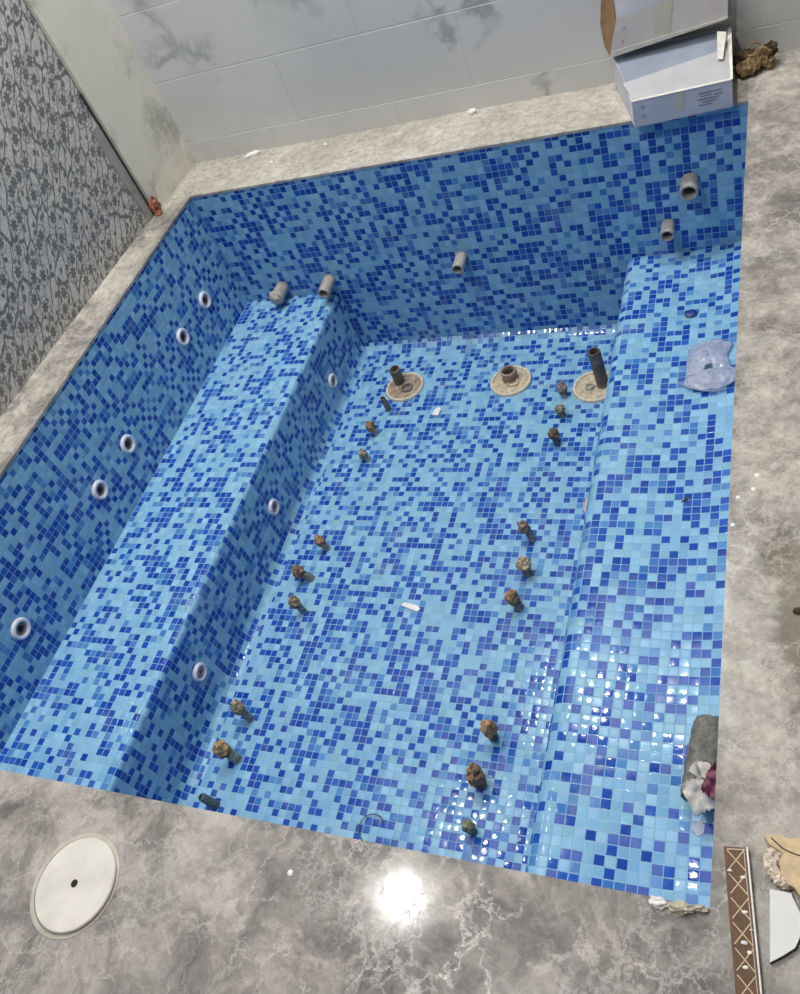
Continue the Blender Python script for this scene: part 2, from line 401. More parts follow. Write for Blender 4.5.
# ------------------------------------------------------------------ the sunken tub
pool = empty('sunken_plunge_tub', (0, 0, 0), 'large sunken plunge tub lined with blue mosaic and two long benches', 'bathtub')
PB, PF = .0232, .0214
def tiled(name, a, b, pitch, off=(0, 0)):
    bm = bmesh.new(); box(bm, a, b); axis_uv(bm, pitch, off); return link(name, bm, M['mosaic'], pool)
e = .003
tiled('back_wall', (-e, L+e, D-.03), (W+e, L+.05, -.0093), PB)
tiled('front_wall', (-e, -.05, D-.03), (W+e, -e, -.0093), PB, (31, 7))
tiled('left_wall', (-.05, -.05, D-.03), (-e, L+.05, -.0093), .0214, (13, 17))
tiled('right_wall', (W+e, -.05, D-.03), (W+.05, L+.05, -.0093), PB, (5, 41))
bm = bmesh.new(); uvl = bm.loops.layers.uv.verify()
ypr = [(-e, D), (L-.075, D), (L-.055, D+.0015), (L-.035, D+.005), (L-.018, D+.011), (L+e, D+.024)]
Aa = [bm.verts.new((XB-.04, y, z)) for y, z in ypr]; Bb = [bm.verts.new((XR+.06, y, z)) for y, z in ypr]
for k in range(5):
    f = bm.faces.new((Aa[k], Bb[k], Bb[k+1], Aa[k+1])); f.smooth = True
    for l in f.loops: l[uvl].uv = (l.vert.co.x/PF+.2, l.vert.co.y/PF+.4)
c = [bm.verts.new(p) for p in ((XB-.04, -e, D-.03), (XR+.06, -e, D-.03), (XR+.06, L+e, D-.03), (XB-.04, L+e, D-.03))]
bm.faces.new(c[::-1]); bm.faces.new([c[0], c[1], Bb[0], Aa[0]]); bm.faces.new([c[2], c[3], Aa[-1], Bb[-1]])
bm.faces.new([c[1], c[2]]+Bb[::-1]); bm.faces.new([c[3], c[0]]+Aa)
bmesh.ops.recalc_face_normals(bm, faces=bm.faces); link('basin_floor', bm, M['mosaic'], pool)
def bench(prof, off, PF=PF):
    bm = bmesh.new(); uv = bm.loops.layers.uv.verify()
    s = [0]
    for a, b in zip(prof, prof[1:]): s.append(s[-1]+math.dist(a, b))
    ya, yb = -e, L+e
    A = [bm.verts.new((x, ya, z)) for x, z in prof]; B = [bm.verts.new((x, yb, z)) for x, z in prof]
    for i in range(len(prof)-1):
        f = bm.faces.new((A[i], A[i+1], B[i+1], B[i])); f.smooth = True
        for l, (ss, yy) in zip(f.loops, ((s[i], ya), (s[i+1], ya), (s[i+1], yb), (s[i], yb))):
            l[uv].uv = (ss/PF+off[0], yy/PF+off[1])
    for vs in (A, B): bm.faces.new(vs)
    f = bm.faces.new((A[0], A[-1], B[-1], B[0]))
    bmesh.ops.recalc_face_normals(bm, faces=bm.faces)
    return link('bench', bm, M['mosaic'], pool)
def arc(cx, cz, r, a0, a1, n=7): return [(cx+r*math.cos(math.radians(a0+(a1-a0)*i/n)), cz+r*math.sin(math.radians(a0+(a1-a0)*i/n))) for i in range(n+1)]
r = .018
bench([(-e, D-.02), (-e, ZB)] + arc(XB-r, ZB-r, r, 90, 0) + [(XB+.006, D+.05)] + arc(XB+.046, D+.04, .04, 180, 270, 6)[1:] + [(XB+.046, D-.02)], (.3, .6))
r = .040
bench([(W+e, D-.02), (W+e, ZC+.030)] + [(W-.02, ZC+.022), (W-.06, ZC+.012), (W-.12, ZC+.004), (W-.18, ZC)] + arc(XR+r, ZC-r, r, 90, 180, 9) + [(XR+.004, D+.05)] + arc(XR-.036, D+.04, .04, 0, -90, 6)[1:] + [(XR-.036, D-.02)], (.7, .2), .0224)

# ------------------------------------------------------------------ jets
MX = Matrix.Rotation(PI/2, 4, 'Y')           # local z -> +x
def make_jet(kind):
    t = empty('wall_jet', (0, 0, 0), 'x', 'jet')
    bm = bmesh.new(); R = .033 if kind == 'wall' else .029
    lathe(bm, [(R, -.001), (R, .004), (R*.93, .009), (R*.78, .0105), (R*.64, .008), (R*.58, .002), (R*.56, -.001)], 36, MX)
    link('flange', bm, M['plastic'], t, True)
    bm = bmesh.new()
    if kind == 'wall':
        lathe(bm, [(R*.57, .0005), (R*.50, .004), (R*.30, .0005)], 28, MX)
        link('throat', bm, M['throat'], t, True)
        bm = bmesh.new(); lathe(bm, [(R*.33, .001), (R*.20, .0022), (0, .0024)], 20, MX @ Matrix.Translation((.002, .001, 0)))
        link('nozzle_hole', bm, M['dark'], t, True)
    else:
        lathe(bm, [(R*.57, .0005), (R*.50, .005), (R*.32, .008), (R*.30, .003)], 28, MX)
        link('nozzle', bm, M['pvc'], t, True)
        bm = bmesh.new(); lathe(bm, [(R*.31, .002), (0, .0035)], 20, MX)
        link('nozzle_hole', bm, M['pvc_dark'], t, True)
    return t
def copy_thing(o, label):
    c = o.copy(); C.objects.link(c); c['label'] = label
    for ch in list(o.children):
        d = ch.copy(); C.objects.link(d); d.parent = c
        for g in ch.children:
            h = g.copy(); C.objects.link(h); h.parent = d
    return c
jw = make_jet('wall'); jb = make_jet('bench')
WJ = [(1.873, -.297, 'white round jet on the left pool wall, nearest the back corner'),
      (1.667, -.297, 'white round jet on the left pool wall, second from the back corner'),
      (1.173, -.327, 'white round jet on the left pool wall, middle of the row of five'),
      (.974, -.324, 'white round jet on the left pool wall, fourth from the back corner'),
      (.469, -.331, 'white round jet on the left pool wall, closest to the front rim')]
for i, (y, z, lb) in enumerate(WJ):
    o = jw if i == 0 else copy_thing(jw, lb); o['label'] = lb; o['group'] = 'jets on the left wall'; o.location = (-e, y, z)
BJ = [(1.791, -.671, 'small white jet on the left bench face, farthest back near the drains'),
      (1.16, -.647, 'small white jet on the left bench face, middle of three'),
      (.532, -.636, 'small white jet on the left bench face, nearest the front rim')]
for i, (y, z, lb) in enumerate(BJ):
    o = jb if i == 0 else copy_thing(jb, lb); o['label'] = lb; o['group'] = 'jets on the left bench face'; o.location = (XB+.0035, y, z)

# ------------------------------------------------------------------ pipe stubs out of the back wall
def back_pipe(x, z, r, ln, label, plug=False, droop=.0):
    t = empty('pipe_stub', (x, L+e, z), label, 'pipe', 'pipe stubs on the back wall')
    Rm = Matrix.Rotation(PI/2+droop, 4, 'X')     # local z -> -y
    bm = bmesh.new()
    lathe(bm, [(r, 0), (r, ln*.55), (r*1.04, ln*.6), (r*1.03, ln-.003), (r*.97, ln), (r*.76, ln), (r*.74, ln-.002), (r*.74, .004)], 28, Rm)
    link('pipe', bm, M['pvc'], t, True)
    bm = bmesh.new(); lathe(bm, [(0, .008), (r*.745, .008)], 24, Rm); link('pipe_bore', bm, M['pvc_in'], t)
    if plug:
        bm = bmesh.new(); crumple(bm, (r*1.12, r*.9, r*1.15), 4, .22, center=(-.004, -ln*.85, 0)); link('plug', bm, M['pvc'], t, True)
        t.children[-1]['label'] = 'rounded grey plug'
    return t
back_pipe(1.733, -.222, .027, .060, 'widest grey pipe stub on the back wall, high by the right corner', droop=.06)
back_pipe(1.658, -.366, .0215, .058, 'grey pipe stub just above the right bench, below the widest one', droop=.06)
back_pipe(.950, -.395, .021, .072, 'lone grey pipe stub in the middle of the back wall', droop=.06)
back_pipe(.402, -.428, .023, .085, 'open grey pipe stub at the inner back corner of left bench', droop=.06)
back_pipe(.183, -.442, .026, .075, 'plugged grey pipe stub at the back end of left bench', plug=True)

# ------------------------------------------------------------------ floor drains
def drain(x, y, label, bowl, stub, stub_mat, sock, sock_mat, lean=(0, 0)):
    t = empty('floor_drain', (x, y, D), label, 'drain', 'round drains on the pool floor')
    R = .077
    bm = bmesh.new(); lathe(bm, [(R, 0), (R, .006), (R*.97, .010), (R*.88, .010), (R*.85, .004)], 40); link('flange', bm, M['cream'], t, True)
    bm = bmesh.new(); lathe(bm, [(R*.86, .004), (R*.55, .0045), (R*.3, .004), (0, .004)], 40)
    for v in bm.verts: v.co.z += .003*mn.noise(v.co*60)
    link('bowl', bm, bowl, t, True)
    sx, sy, r, h = stub
    bm = bmesh.new()
    lathe(bm, [(r*1.05, .003), (r, .010), (r, h*.6), (r*1.03, h-.003), (r*.98, h), (r*.76, h), (r*.74, h-.003), (r*.72, .008)], 26,
          Matrix.Translation((sx, sy, 0)) @ Matrix.Rotation(lean[0], 4, 'X') @ Matrix.Rotation(lean[1], 4, 'Y'))
    p = link('riser_pipe', bm, stub_mat, t, True)
    bm = bmesh.new(); lathe(bm, [(0, h*.72), (r*.74, h*.72)], 22,
          Matrix.Translation((sx, sy, 0)) @ Matrix.Rotation(lean[0], 4, 'X') @ Matrix.Rotation(lean[1], 4, 'Y'))
    link('pipe_bore', bm, M['dark'], p)
    sx, sy, r = sock
    bm = bmesh.new(); lathe(bm, [(r*1.2, .004), (r*1.1, .012), (r*.8, .012), (r*.7, .006), (0, .005)], 24, Matrix.Translation((sx, sy, 0)))
    link('socket', bm, sock_mat, t, True)
drain(.668, 1.851, 'left floor drain with dark dusty bowl and short grey riser', M['dust'], (-.028, .028, .021, .075), M['pvc_dark'], (.012, -.008, .020), M['pvc_dark'])
drain(1.090, 1.854, 'middle floor drain with pale bowl and squat wide riser', M['dust_pale'], (-.004, .014, .029, .045), M['dust'], (.012, -.012, .019), M['dust_pale'])
drain(1.402, 1.806, 'right floor drain with tall dark pipe, half behind right bench', M['dust_pale'], (.027, .008, .021, .160), M['pvc_dark'], (-.018, -.004, .014), M['pvc'], lean=(0, -.06))

# ------------------------------------------------------------------ air stubs along the floor
stub_mats = {}
def smat(c):
    if c not in stub_mats: stub_mats[c] = plain('wrap_'+c, c, .85, .45, 110, .003)
    return stub_mats[c]
def air_stub(x, y, h, wrap, pipe, label, seed, bend=(0, 0), fat=1.0, wrapfrac=.5, grp='x'):
    rnd = random.Random(seed)
    t = empty('air_stub', (x, y, D), label, 'pipe stub', grp)
    r = .0115*fat; hp = h*(1-wrapfrac)
    bm = bmesh.new()
    tube_path(bm, [(0, 0, -.001), (bend[0]*.15, bend[1]*.15, hp*.5), (bend[0]*.4, bend[1]*.4, hp*1.15)], [r*1.02, r, r*.96], 14)
    link('pipe', bm, smat('%02x%02x%02x' % tuple(min(255, int(int(pipe[i:i+2], 16)*1.2+18)) for i in (0, 2, 4))), t, True)
    if wrap:
        bm = bmesh.new()
        crumple(bm, (.0165*fat, .0165*fat, h*wrapfrac*.62), seed, .42, 3, 2.4, center=(bend[0]*.75, bend[1]*.75, h-h*wrapfrac*.5))
        link('wrapping', bm, smat(wrap), t, True)
        bm = bmesh.new(); n = 9
        a0 = rnd.random()*6
        tube_path(bm, [(bend[0]*.75+.0145*fat*math.cos(a0+k*.55), bend[1]*.75+.0145*fat*math.sin(a0+k*.55), h*(1-wrapfrac)+.004+k*.0012) for k in range(n)], .0028, 6)
        link('tie', bm, smat('6b5a48'), t, True)
    else:
        bm = bmesh.new(); lathe(bm, [(r*.7, 0), (0, .0004)], 14, Matrix.Translation((bend[0]*.4, bend[1]*.4, hp*1.15+.0006)))
        link('pipe_bore', bm, M['dark'], t)
GL, GR = 'wrapped stubs on the floor, left row', 'wrapped stubs on the floor, right row'
air_stub(.632, 1.735, .070, None, '52504c', 'bare dark grey stub on pool floor, just in front of left drain', 1, (-.01, 0), .9, .2, GL)
air_stub(.619, 1.612, .062, '9a7a5c', '5c6a78', 'small brown-wrapped stub on pool floor, second in front of left drain', 2, (-.015, .0), 1.0, .6, GL)
air_stub(.625, 1.485, .048, '9a9484', '6b7a84', 'small greyish stub on pool floor, third in front of left drain', 3, (-.015, .0), .95, .6, GL)
air_stub(.591, 1.090, .066, 'b08a6c', '6b7360', 'pinkish tan wrapped stub, farthest of the middle trio in the left row', 4, (-.012, 0), .95, .55, GL)
air_stub(.576, .968, .070, '94745a', '5f655a', 'bent reddish brown wrapped stub, middle of the middle trio in the left row', 5, (-.040, -.008), 1.05, .6, GL)
air_stub(.592, .842, .078, 'a08a6c', '5b6266', 'tan and grey wrapped stub, nearest of the middle trio in the left row', 6, (-.012, 0), .95, .5, GL)
air_stub(.548, .466, .095, 'b7a07c', '5e6064', 'tan wrapped stub with dark loop, left row near the front jet', 7, (-.014, .004), 1.0, .55, GL)
air_stub(.556, .342, .095, 'b49468', '6e7468', 'thick tan wrapped stub, left row, second from the front rim', 8, (-.022, 0), 1.25, .55, GL)
air_stub(.543, .206, .062, None, '3d484c', 'bare black stub, left row, right beside the front rim', 9, (-.045, 0), 1.1, .2, GL)
air_stub(1.298, 1.770, .060, 'a08c84', '7a7c88', 'pinkish grey wrapped stub on pool floor, beside right drain', 10, (0, 0), .95, .7, GR)
air_stub(1.309, 1.674, .046, '8d8878', '56605c', 'small grey-tan stub on pool floor, second in front of right drain', 11, (-.006, 0), 1.0, .6, GR)
air_stub(1.307, 1.550, .060, '6a5c4c', '3f4a50', 'dark brown wrapped stub on pool floor, third in front of right drain', 12, (-.004, 0), 1.05, .5, GR)
air_stub(1.294, 1.151, .085, '8f7a70', '6b6068', 'slim leaning pinkish brown stub, farthest of the middle trio in the right row', 13, (-.022, 0), 1.0, .45, GR)
air_stub(1.300, 1.026, .070, 'b8a888', '5c5a54', 'cream topped stub, middle of the middle trio in the right row', 14, (-.004, 0), 1.25, .55, GR)
air_stub(1.297, .907, .078, 'a58560', '6b6460', 'tan wrapped stub, nearest of the middle trio in the right row', 15, (-.014, 0), 1.15, .6, GR)
air_stub(1.299, .506, .085, 'b08c64', '3f4f58', 'tan wrapped stub, right row, farthest of the front trio', 16, (0, 0), 1.15, .6, GR)
air_stub(1.290, .379, .085, 'a07a58', '5a4c40', 'orange-brown crumpled stub, right row, middle of the front trio', 17, (0, 0), 1.3, .75, GR)
air_stub(1.297, .258, .055, '8f8c6c', '4f6468', 'small greenish stub, right row, closest to the front rim', 18, (-.005, 0), .9, .55, GR)

# ------------------------------------------------------------------ litter in the tub
def slab(name, pts, z0, z1, m, label, cat, group=None, edge=None):
    bm = bmesh.new(); prism(bm, pts, z0, z1); bmesh.ops.recalc_face_normals(bm, faces=bm.faces)
    if edge:
        bm.normal_update()
        for f in bm.faces: f.material_index = 0 if f.normal.z > .5 else 1
    o = link(name, bm, [m, edge] if edge else m); return tag(o, label, cat, group)
bm = bmesh.new(); crumple(bm, (.012, .028, .006), 31, .3, 3, center=(0, 0, .006)); o = link('paper_scrap', bm, M['mortar'], None, True)
o.location = (1.445, 1.285, D); tag(o, 'small beige paper scrap on pool floor against the right bench', 'scrap')
slab('white_chip', [(.925, .886), (.985, .868), (.990, .880), (.975, .890), (.930, .898)], D+.0005, D+.006, M['chalk'], 'long thin white chip lying mid floor of the pool', 'chip')
slab('white_chip', [(.822, 1.695), (.845, 1.690), (.850, 1.72), (.838, 1.735), (.826, 1.72)], D+.0005, D+.008, M['chalk'], 'small white chip on pool floor right of the left drain', 'chip')
bm = bmesh.new(); pts = []
for k in range(26):
    a = k/25*1.7*PI; pts.append((1.02+.034*math.cos(a)+.012*k/25, .235+.03*math.sin(a)-.03*k/25, D+.003+.006*math.sin(k/25*PI)))
tube_path(bm, pts, .0016, 6); tag(link('wire_loop', bm, M['wire'], None, True), 'thin dark wire loop on pool floor by the front rim', 'wire')
bm = bmesh.new(); crumple(bm, (.019, .016, .006), 12, .2, 3, center=(1.738, 1.787, ZC+.006)); tag(link('navy_pebble', bm, M['navy'], None, True), 'dark navy glass blob on the right bench behind the plastic bag', 'glass chip')
bm = bmesh.new(); v = [bm.verts.new(p) for p in ((1.752,1.062,ZC+.001),(1.768,1.070,ZC+.008),(1.792,1.082,ZC+.002),(1.770,1.086,ZC+.001),(1.765,1.062,ZC+.001))]
bm.faces.new((v[0],v[4],v[1])); bm.faces.new((v[4],v[2],v[1])); bm.faces.new((v[0],v[1],v[3])); bm.faces.new((v[1],v[2],v[3])); bm.faces.new((v[0], v[3], v[2], v[4]))
tag(link('dry_leaf', bm, M['leaf']), 'tiny dark dry leaf on the middle of right bench', 'leaf')
def tilted_chip(name, loc, s, th, m, label, cat, rz=.3, tilt=.05):
    bm = bmesh.new(); box(bm, (-s, -s*.9, 0), (s, s*.9, th)); o = bevel(link(name, bm, m), .0006)
    o.location = loc; o.rotation_euler = (tilt, 0, rz); return tag(o, label, cat)
tilted_chip('tile_chip', (1.846, .252, ZC+.012), .0125, .004, M['card'], 'loose pale square tile on right bench beside the crumpled tissue', 'tile', .75, .03)

# plastic bag: a crumpled hollow film with a handle hole and a folded lower lip
bag = empty('plastic_bag', (1.806, 1.545, ZC), 'crumpled clear plastic bag lying on the right bench against rim', 'bag')
def ledge(x):
    k = max(0, min(1, (x-1.72)/.18)); return .030*k**1.7
def film_sheet(outline, n=22, seed=0, hmax=.02, hole=None, z0=.006):
    bm = bmesh.new(); us = {}
    cx = sum(p[0] for p in outline)/len(outline); cy = sum(p[1] for p in outline)/len(outline)
    def radius(a):
        d = Vector((math.cos(a), math.sin(a)))
        best = .01
        for i in range(len(outline)):
            p = Vector(outline[i])-Vector((cx, cy)); q = Vector(outline[(i+1) % len(outline)])-Vector((cx, cy))
            ed = q-p; den = d.x*ed.y-d.y*ed.x
            if abs(den) < 1e-9: continue
            t = (p.x*ed.y-p.y*ed.x)/den; s = (p.x*d.y-p.y*d.x)/den
            if t > 0 and -.001 <= s <= 1.001: best = max(best, t)
        return best
    R = 14; S = 48; rings = []
    for i in range(1, R+1):
        ring = []
        for k in range(S):
            a = 2*PI*k/S; rr = radius(a)*i/R
            x = cx+rr*math.cos(a); y = cy+rr*math.sin(a)
            q = Vector((x*38, y*38, seed))
            z = z0+hmax*(1-(i/R)**2.2)+.010*abs(mn.noise(q))*(1.2-.7*i/R)+.004*mn.noise(q*3)
            ring.append(bm.verts.new((x, y, max(z, .003)+ledge(x+1.806))))
        rings.append(ring)
    c = bm.verts.new((cx, cy, z0+hmax+ledge(cx+1.806)))
    for k in range(S): bm.faces.new((c, rings[0][k], rings[0][(k+1) % S]))
    for a, b in zip(rings, rings[1:]):
        for k in range(S): bm.faces.new((a[k], b[k], b[(k+1) % S], a[(k+1) % S]))
    if hole:
        dl = [f for f in bm.faces if ((f.calc_center_median().x-hole[0])/hole[2])**2+((f.calc_center_median().y-hole[1])/hole[3])**2 < 1]
        bmesh.ops.delete(bm, geom=dl, context='FACES')
    return bm
O = Vector((1.806, 1.545))
up = [(x-O.x, y-O.y) for x, y in [(1.745,1.50),(1.738,1.56),(1.745,1.622),(1.773,1.653),(1.814,1.657),(1.865,1.622),(1.850,1.575),(1.862,1.525),(1.80,1.48)]]
o = link('bag_body', film_sheet(up, seed=3.1, hmax=.022, hole=(-.004, -.022, .013, .010)), M['film'], bag, True); o.modifiers.new('thick', 'SOLIDIFY').thickness = .0012
lo = [(x-O.x, y-O.y) for x, y in [(1.733,1.478),(1.745,1.51),(1.80,1.525),(1.862,1.522),(1.885,1.50),(1.872,1.455),(1.83,1.437),(1.775,1.448)]]
o = link('bag_fold', film_sheet(lo, seed=8.4, hmax=.016, z0=.012), M['film'], bag, True); o.modifiers.new('thick', 'SOLIDIFY').thickness = .0012
bm = bmesh.new(); tube_path(bm, [(x-O.x, y-O.y, .010+.005*math.sin(i)+ledge(x)) for i, (x, y) in enumerate([(1.735,1.480),(1.752,1.462),(1.78,1.447),(1.82,1.437),(1.852,1.443)])], .0022, 6)
link('hem', bm, M['film'], bag, True)
bpy.context.view_layer.update()

# cement covered core lying on the bench
bm = bmesh.new(); R = .036
pts = [(1.862+(-.017)*k/14, .458-.165*k/14, ZC+R+.016) for k in range(15)]
tube_path(bm, pts, [R*.86]+[R]*12+[R, R*.93], 32)
bmesh.ops.subdivide_edges(bm, edges=bm.edges, cuts=1)
for v in bm.verts: v.co += v.normal*(.0022*mn.noise(v.co*70)+.0015*mn.noise(v.co*160))
core = tag(link('cement_core', bm, M['cement'], None, True), 'rough grey cement cylinder lying on the right bench under the rim', 'cement cylinder')
def paper_sheet(w, h, seed, amp, lift, m, loc, rz, tilt=(0, 0)):
    bm = bmesh.new(); n = 22; g = []
    for i in range(n+1):
        row = []
        for j in range(n+1):
            x = (i/n-.5)*w; y = (j/n-.5)*h
            ed = 1+.16*mn.noise(Vector((i*.5, j*.5, seed)))
            q = Vector((x*45, y*45, seed))
            z = amp*abs(mn.noise(q*.6))*1.2+amp*.25*mn.noise(q*1.5)+lift*(x/w+.5)
            row.append(bm.verts.new((x*ed, y*ed, z)))
        g.append(row)
    for i in range(n):
        for j in range(n): bm.faces.new((g[i][j], g[i+1][j], g[i+1][j+1], g[i][j+1]))
    return bm
tis = empty('crumpled_wrapper', (1.856, .306, ZC+.088), 'crumpled white and maroon paper wrapper on the end of cement cylinder', 'wrapper')
o = link('white_sheet', paper_sheet(.046, .060, 4.2, .024, 0, None, None, 0), M['paper'], tis, True); o.location = (-.008, -.016, .0); o.rotation_euler = (.35, -.15, .5); o.modifiers.new('thick', 'SOLIDIFY').thickness = .0012
o = link('torn_flap', paper_sheet(.046, .036, 9.7, .022, 0, None, None, 0), M['paper'], tis, True); o.location = (-.004, .026, .004); o.rotation_euler = (-.2, .2, -.5); o.modifiers.new('thick', 'SOLIDIFY').thickness = .0012
o = link('maroon_print', paper_sheet(.030, .060, 6.1, .022, 0, None, None, 0), M['maroon'], tis, True); o.location = (.016, .010, .014); o.rotation_euler = (-.1, .4, -.35); o.modifiers.new('thick', 'SOLIDIFY').thickness = .0012
o['label'] = 'maroon printed part'

# ------------------------------------------------------------------ things on the deck
# stone lid with finger hole
t = empty('stone_lid', (.870, -.163, 0), 'round white marble lid with small dark hole in grey deck', 'lid')
bm = bmesh.new(); lathe(bm, [(.088, .0003), (.0875, .0012), (.080, .0012), (.0795, .0003)], 64); link('seat_ring', bm, M['ring'], t)
t.children[0].location = (-.006, 0, 0)
bm = bmesh.new(); lathe(bm, [(.0785, .0005), (.0785, .007), (.0765, .009), (.0065, .009), (.006, .0035), (0, .003)], 64); link('disc', bm, M['lid'], t)
bm = bmesh.new(); lathe(bm, [(.0068, .0094), (0, .0094)], 20); link('finger_hole', bm, M['dark'], t)

# brown border tile
ang = math.atan2(.167, -.0195)-PI/2 ; 
t = empty('border_tile', (1.930, .084, 0), 'long brown border tile with cream diamond lattice lying on right deck', 'tile', rz=-math.atan2(-.0235, .178)*-1)
t.rotation_euler = (0, 0, .117)
LT = .26; WT = .0315
bm = bmesh.new(); box(bm, (-WT/2, -LT, .0005), (WT/2, 0, .008)); bevel(link('tile_body', bm, M['brown_tile'], t), .0008)
bm = bmesh.new()
def bar(p, q, w, z0=.0078, z1=.0090):
    p = Vector(p); q = Vector(q); n = Vector((-(q-p).y, (q-p).x)).normalized()*w/2
    prism(bm, [tuple(p-n), tuple(q-n), tuple(q+n), tuple(p+n)], z0, z1)
pit = .0308; rr = random.Random(5)
for k in range(9):
    y0 = -.004-k*pit; h = .0118
    if y0-pit < -LT: break
    bar((-h, y0-.001), (h-.002, y0-pit+.004), .0013)
    bar((h-.002, y0-.001), (-h, y0-pit+.004), .0013)
bar((-h, -.0035), (h, -.0035), .0014)
link('lattice', bm, M['lattice'], t)
bm = bmesh.new(); bar((WT/2-.0012, 0), (WT/2-.0012, -LT), .0022, .0078, .0094); bar((WT/2-.0055, -.002), (WT/2-.0055, -LT), .0006, .0078, .0088); link('edge_strip', bm, M['chalk'], t)
for k, (x, y) in enumerate([(-.010, -.032), (.006, -.040), (.004, -.084), (.0, -.121), (.006, -.132), (-.001, -.150), (.010, -.105)]):
    s = rr.uniform(.002, .004); bm = bmesh.new(); crumple(bm, (s, s*.6, .0012), k+40, .5, 2, center=(x, y, .0088)); link('mortar_spot', bm, M['chalk'], t, True)

# broken pieces
bt = empty('broken_stone_piece', (2.0, .075, 0), 'broken beige stone slab with raw white edge on right deck', 'stone piece')
def loc(pts, o): return [(x-o[0], y-o[1]) for x, y in pts]
ot = [(1.966,.103),(1.980,.108),(1.998,.104),(2.03,.112),(2.12,.12),(2.13,.04),(2.06,.030),(2.012,.030),(2.004,.041),(1.996,.044),(1.988,.056),(1.985,.070),(1.990,.083),(1.972,.092)]
bm = bmesh.new(); prism(bm, loc(ot, (2.0, .075)), .0005, .017); o = bevel(link('stone_slab', bm, M['beige_tile'], bt), .0015)
bm = bmesh.new()
for k, (x, y) in enumerate([(1.978,.082),(1.974,.074),(1.975,.066),(1.979,.058),(1.986,.051),(1.992,.047),(1.984,.078)]): crumple(bm, (.0085, .009, .009), k+60, .4, 3, center=(x-2.0, y-.075, .008), flat=-.007)
link('raw_edge', bm, M['broken'], bt, True)
bm = bmesh.new(); tube_path(bm, [(x-2.0, y-.075, .0172) for x, y in [(1.975,.101),(1.990,.089),(1.998,.086),(2.012,.083),(2.03,.086),(2.06,.083)]], .0009, 5); link('crack', bm, M['joint'], bt)
slab('tile_shard', [(1.974,.036),(1.999,.036),(2.010,.014),(2.014,-.006),(2.004,-.030),(1.990,-.042),(1.975,-.053)], .0005, .009, M['white_tile'], 'curved white glazed tile shard beside the brown border tile', 'tile', edge=M['tile_edge'])

# crumpled kraft paper beside the cartons
t = empty('crumpled_kraft_paper', (1.914, 2.262, 0), 'crumpled brown kraft paper lump against back wall beside the cartons', 'paper')
t.scale = (.82, .82, .82)
for nm, m, parts in (('crumpled_sheet', M['kraft_bag'], [((.034,.030,.024), 3, (-.022,-.024,.022)), ((.034,.026,.030), 7, (.016,.006,.040)), ((.022,.030,.02), 5, (-.006,-.008,.030)), ((.018,.02,.016), 15, (.046,.0,.022))]),
                     ('shaded_hollow', M['kraft_dark'], [((.036,.026,.030), 9, (-.030,.022,.034)), ((.024,.020,.024), 11, (.046,.024,.050))])):  # dark lumps put the shade of the paper's open hollow into colour
    bm = bmesh.new()
    for s, sd, c in parts: crumple(bm, s, sd, .6, 3, 1.8, center=c, flat=-c[2]+.002)
    link(nm, bm, m, t, False)
bm = bmesh.new(); tube_path(bm, [(-.022,.034,.062),(-.012,.038,.078),(.006,.036,.080),(.020,.030,.072)], .004, 6); link('torn_strip', bm, M['kraft_bag'], t, True)

# cartons -----------------------------------------------------------------
def quad_sheet(bm, pts, th=.0022):
    pts = [Vector(p) for p in pts]; n = (pts[1]-pts[0]).cross(pts[-1]-pts[0]).normalized()*th
    a = [bm.verts.new(p) for p in pts]; b = [bm.verts.new(p-n) for p in pts]; k = len(pts)
    bm.faces.new(a); bm.faces.new(list(reversed(b)))
    for i in range(k): bm.faces.new((a[i], b[i], b[(i+1) % k], a[(i+1) % k]))
t = empty('flat_carton', (1.72, 2.17, 0), 'lower white carton, opened, overhanging the pool rim at the back', 'cardboard box', 'cartons on the back ledge')
OO = Vector((1.72, 2.17, 0))
FL, FR, BR_, BL_ = (1.602,2.055), (1.862,2.078), (1.850, 2.330), (1.514, 2.330)
hf, hb = .080, .104
def P(xy, z): return Vector((xy[0], xy[1], z))-OO
def sheet(name, m, pts, th=.0022, par=None, lab=None):
    bm = bmesh.new(); quad_sheet(bm, pts, th); bmesh.ops.recalc_face_normals(bm, faces=bm.faces); o = link(name, bm, m, par or t)
    if lab: o['label'] = lab
    return o
fp = sheet('front_panel', M['card'], [P(FL, .001), P(FR, .001), P(FR, hf), P(FL, hf)])
sheet('side_panel', M['card'], [P(FR, .001), P(BR_, .001), P(BR_, hb), P(FR, hf)])
sheet('side_panel', M['card'], [P(BL_, .001), P(FL, .001), P(FL, hf), P(BL_, hb)])
sheet('back_panel', M['card'], [P(BR_, .001), P(BL_, .001), P(BL_, hb), P(BR_, hb)])
sheet('bottom_panel', M['card'], [P(FL, .003), P(FR, .003), P(BR_, .003), P(BL_, .003)])
lid_ = sheet('top_flap', M['card_blue'], [P((FL[0]+.004, FL[1]+.003), hf-.001), P((FR[0]-.006, FR[1]+.003), hf-.001), P((BR_[0]-.004, BR_[1]-.004), hb-.004), P((BL_[0]+.004, BL_[1]-.004), hb-.004)])
sheet('front_flap', M['card_grey'], [P((FL[0]+.004, FL[1]+.002), hf+.001), P((FR[0]-.004, FR[1]+.002), hf+.001), P((1.846, 2.225), .0965), P((1.566, 2.150), .089)], .0015)
rim = sheet('front_edge', M['card_edge'], [P((FL[0]-.001, FL[1]-.002), hf-.0005), P((FR[0], FR[1]-.002), hf-.0005), P((FR[0], FR[1]+.004), hf+.0018), P((FL[0], FL[1]+.004), hf+.0018)], .001)
sheet('side_edge', M['card_edge'], [P((FR[0]-.010, FR[1]), hf), P((FR[0]+.002, FR[1]-.002), hf+.002), P((BR_[0]+.002, BR_[1]), hb+.002), P((BR_[0]-.008, BR_[1]), hb)], .0012)
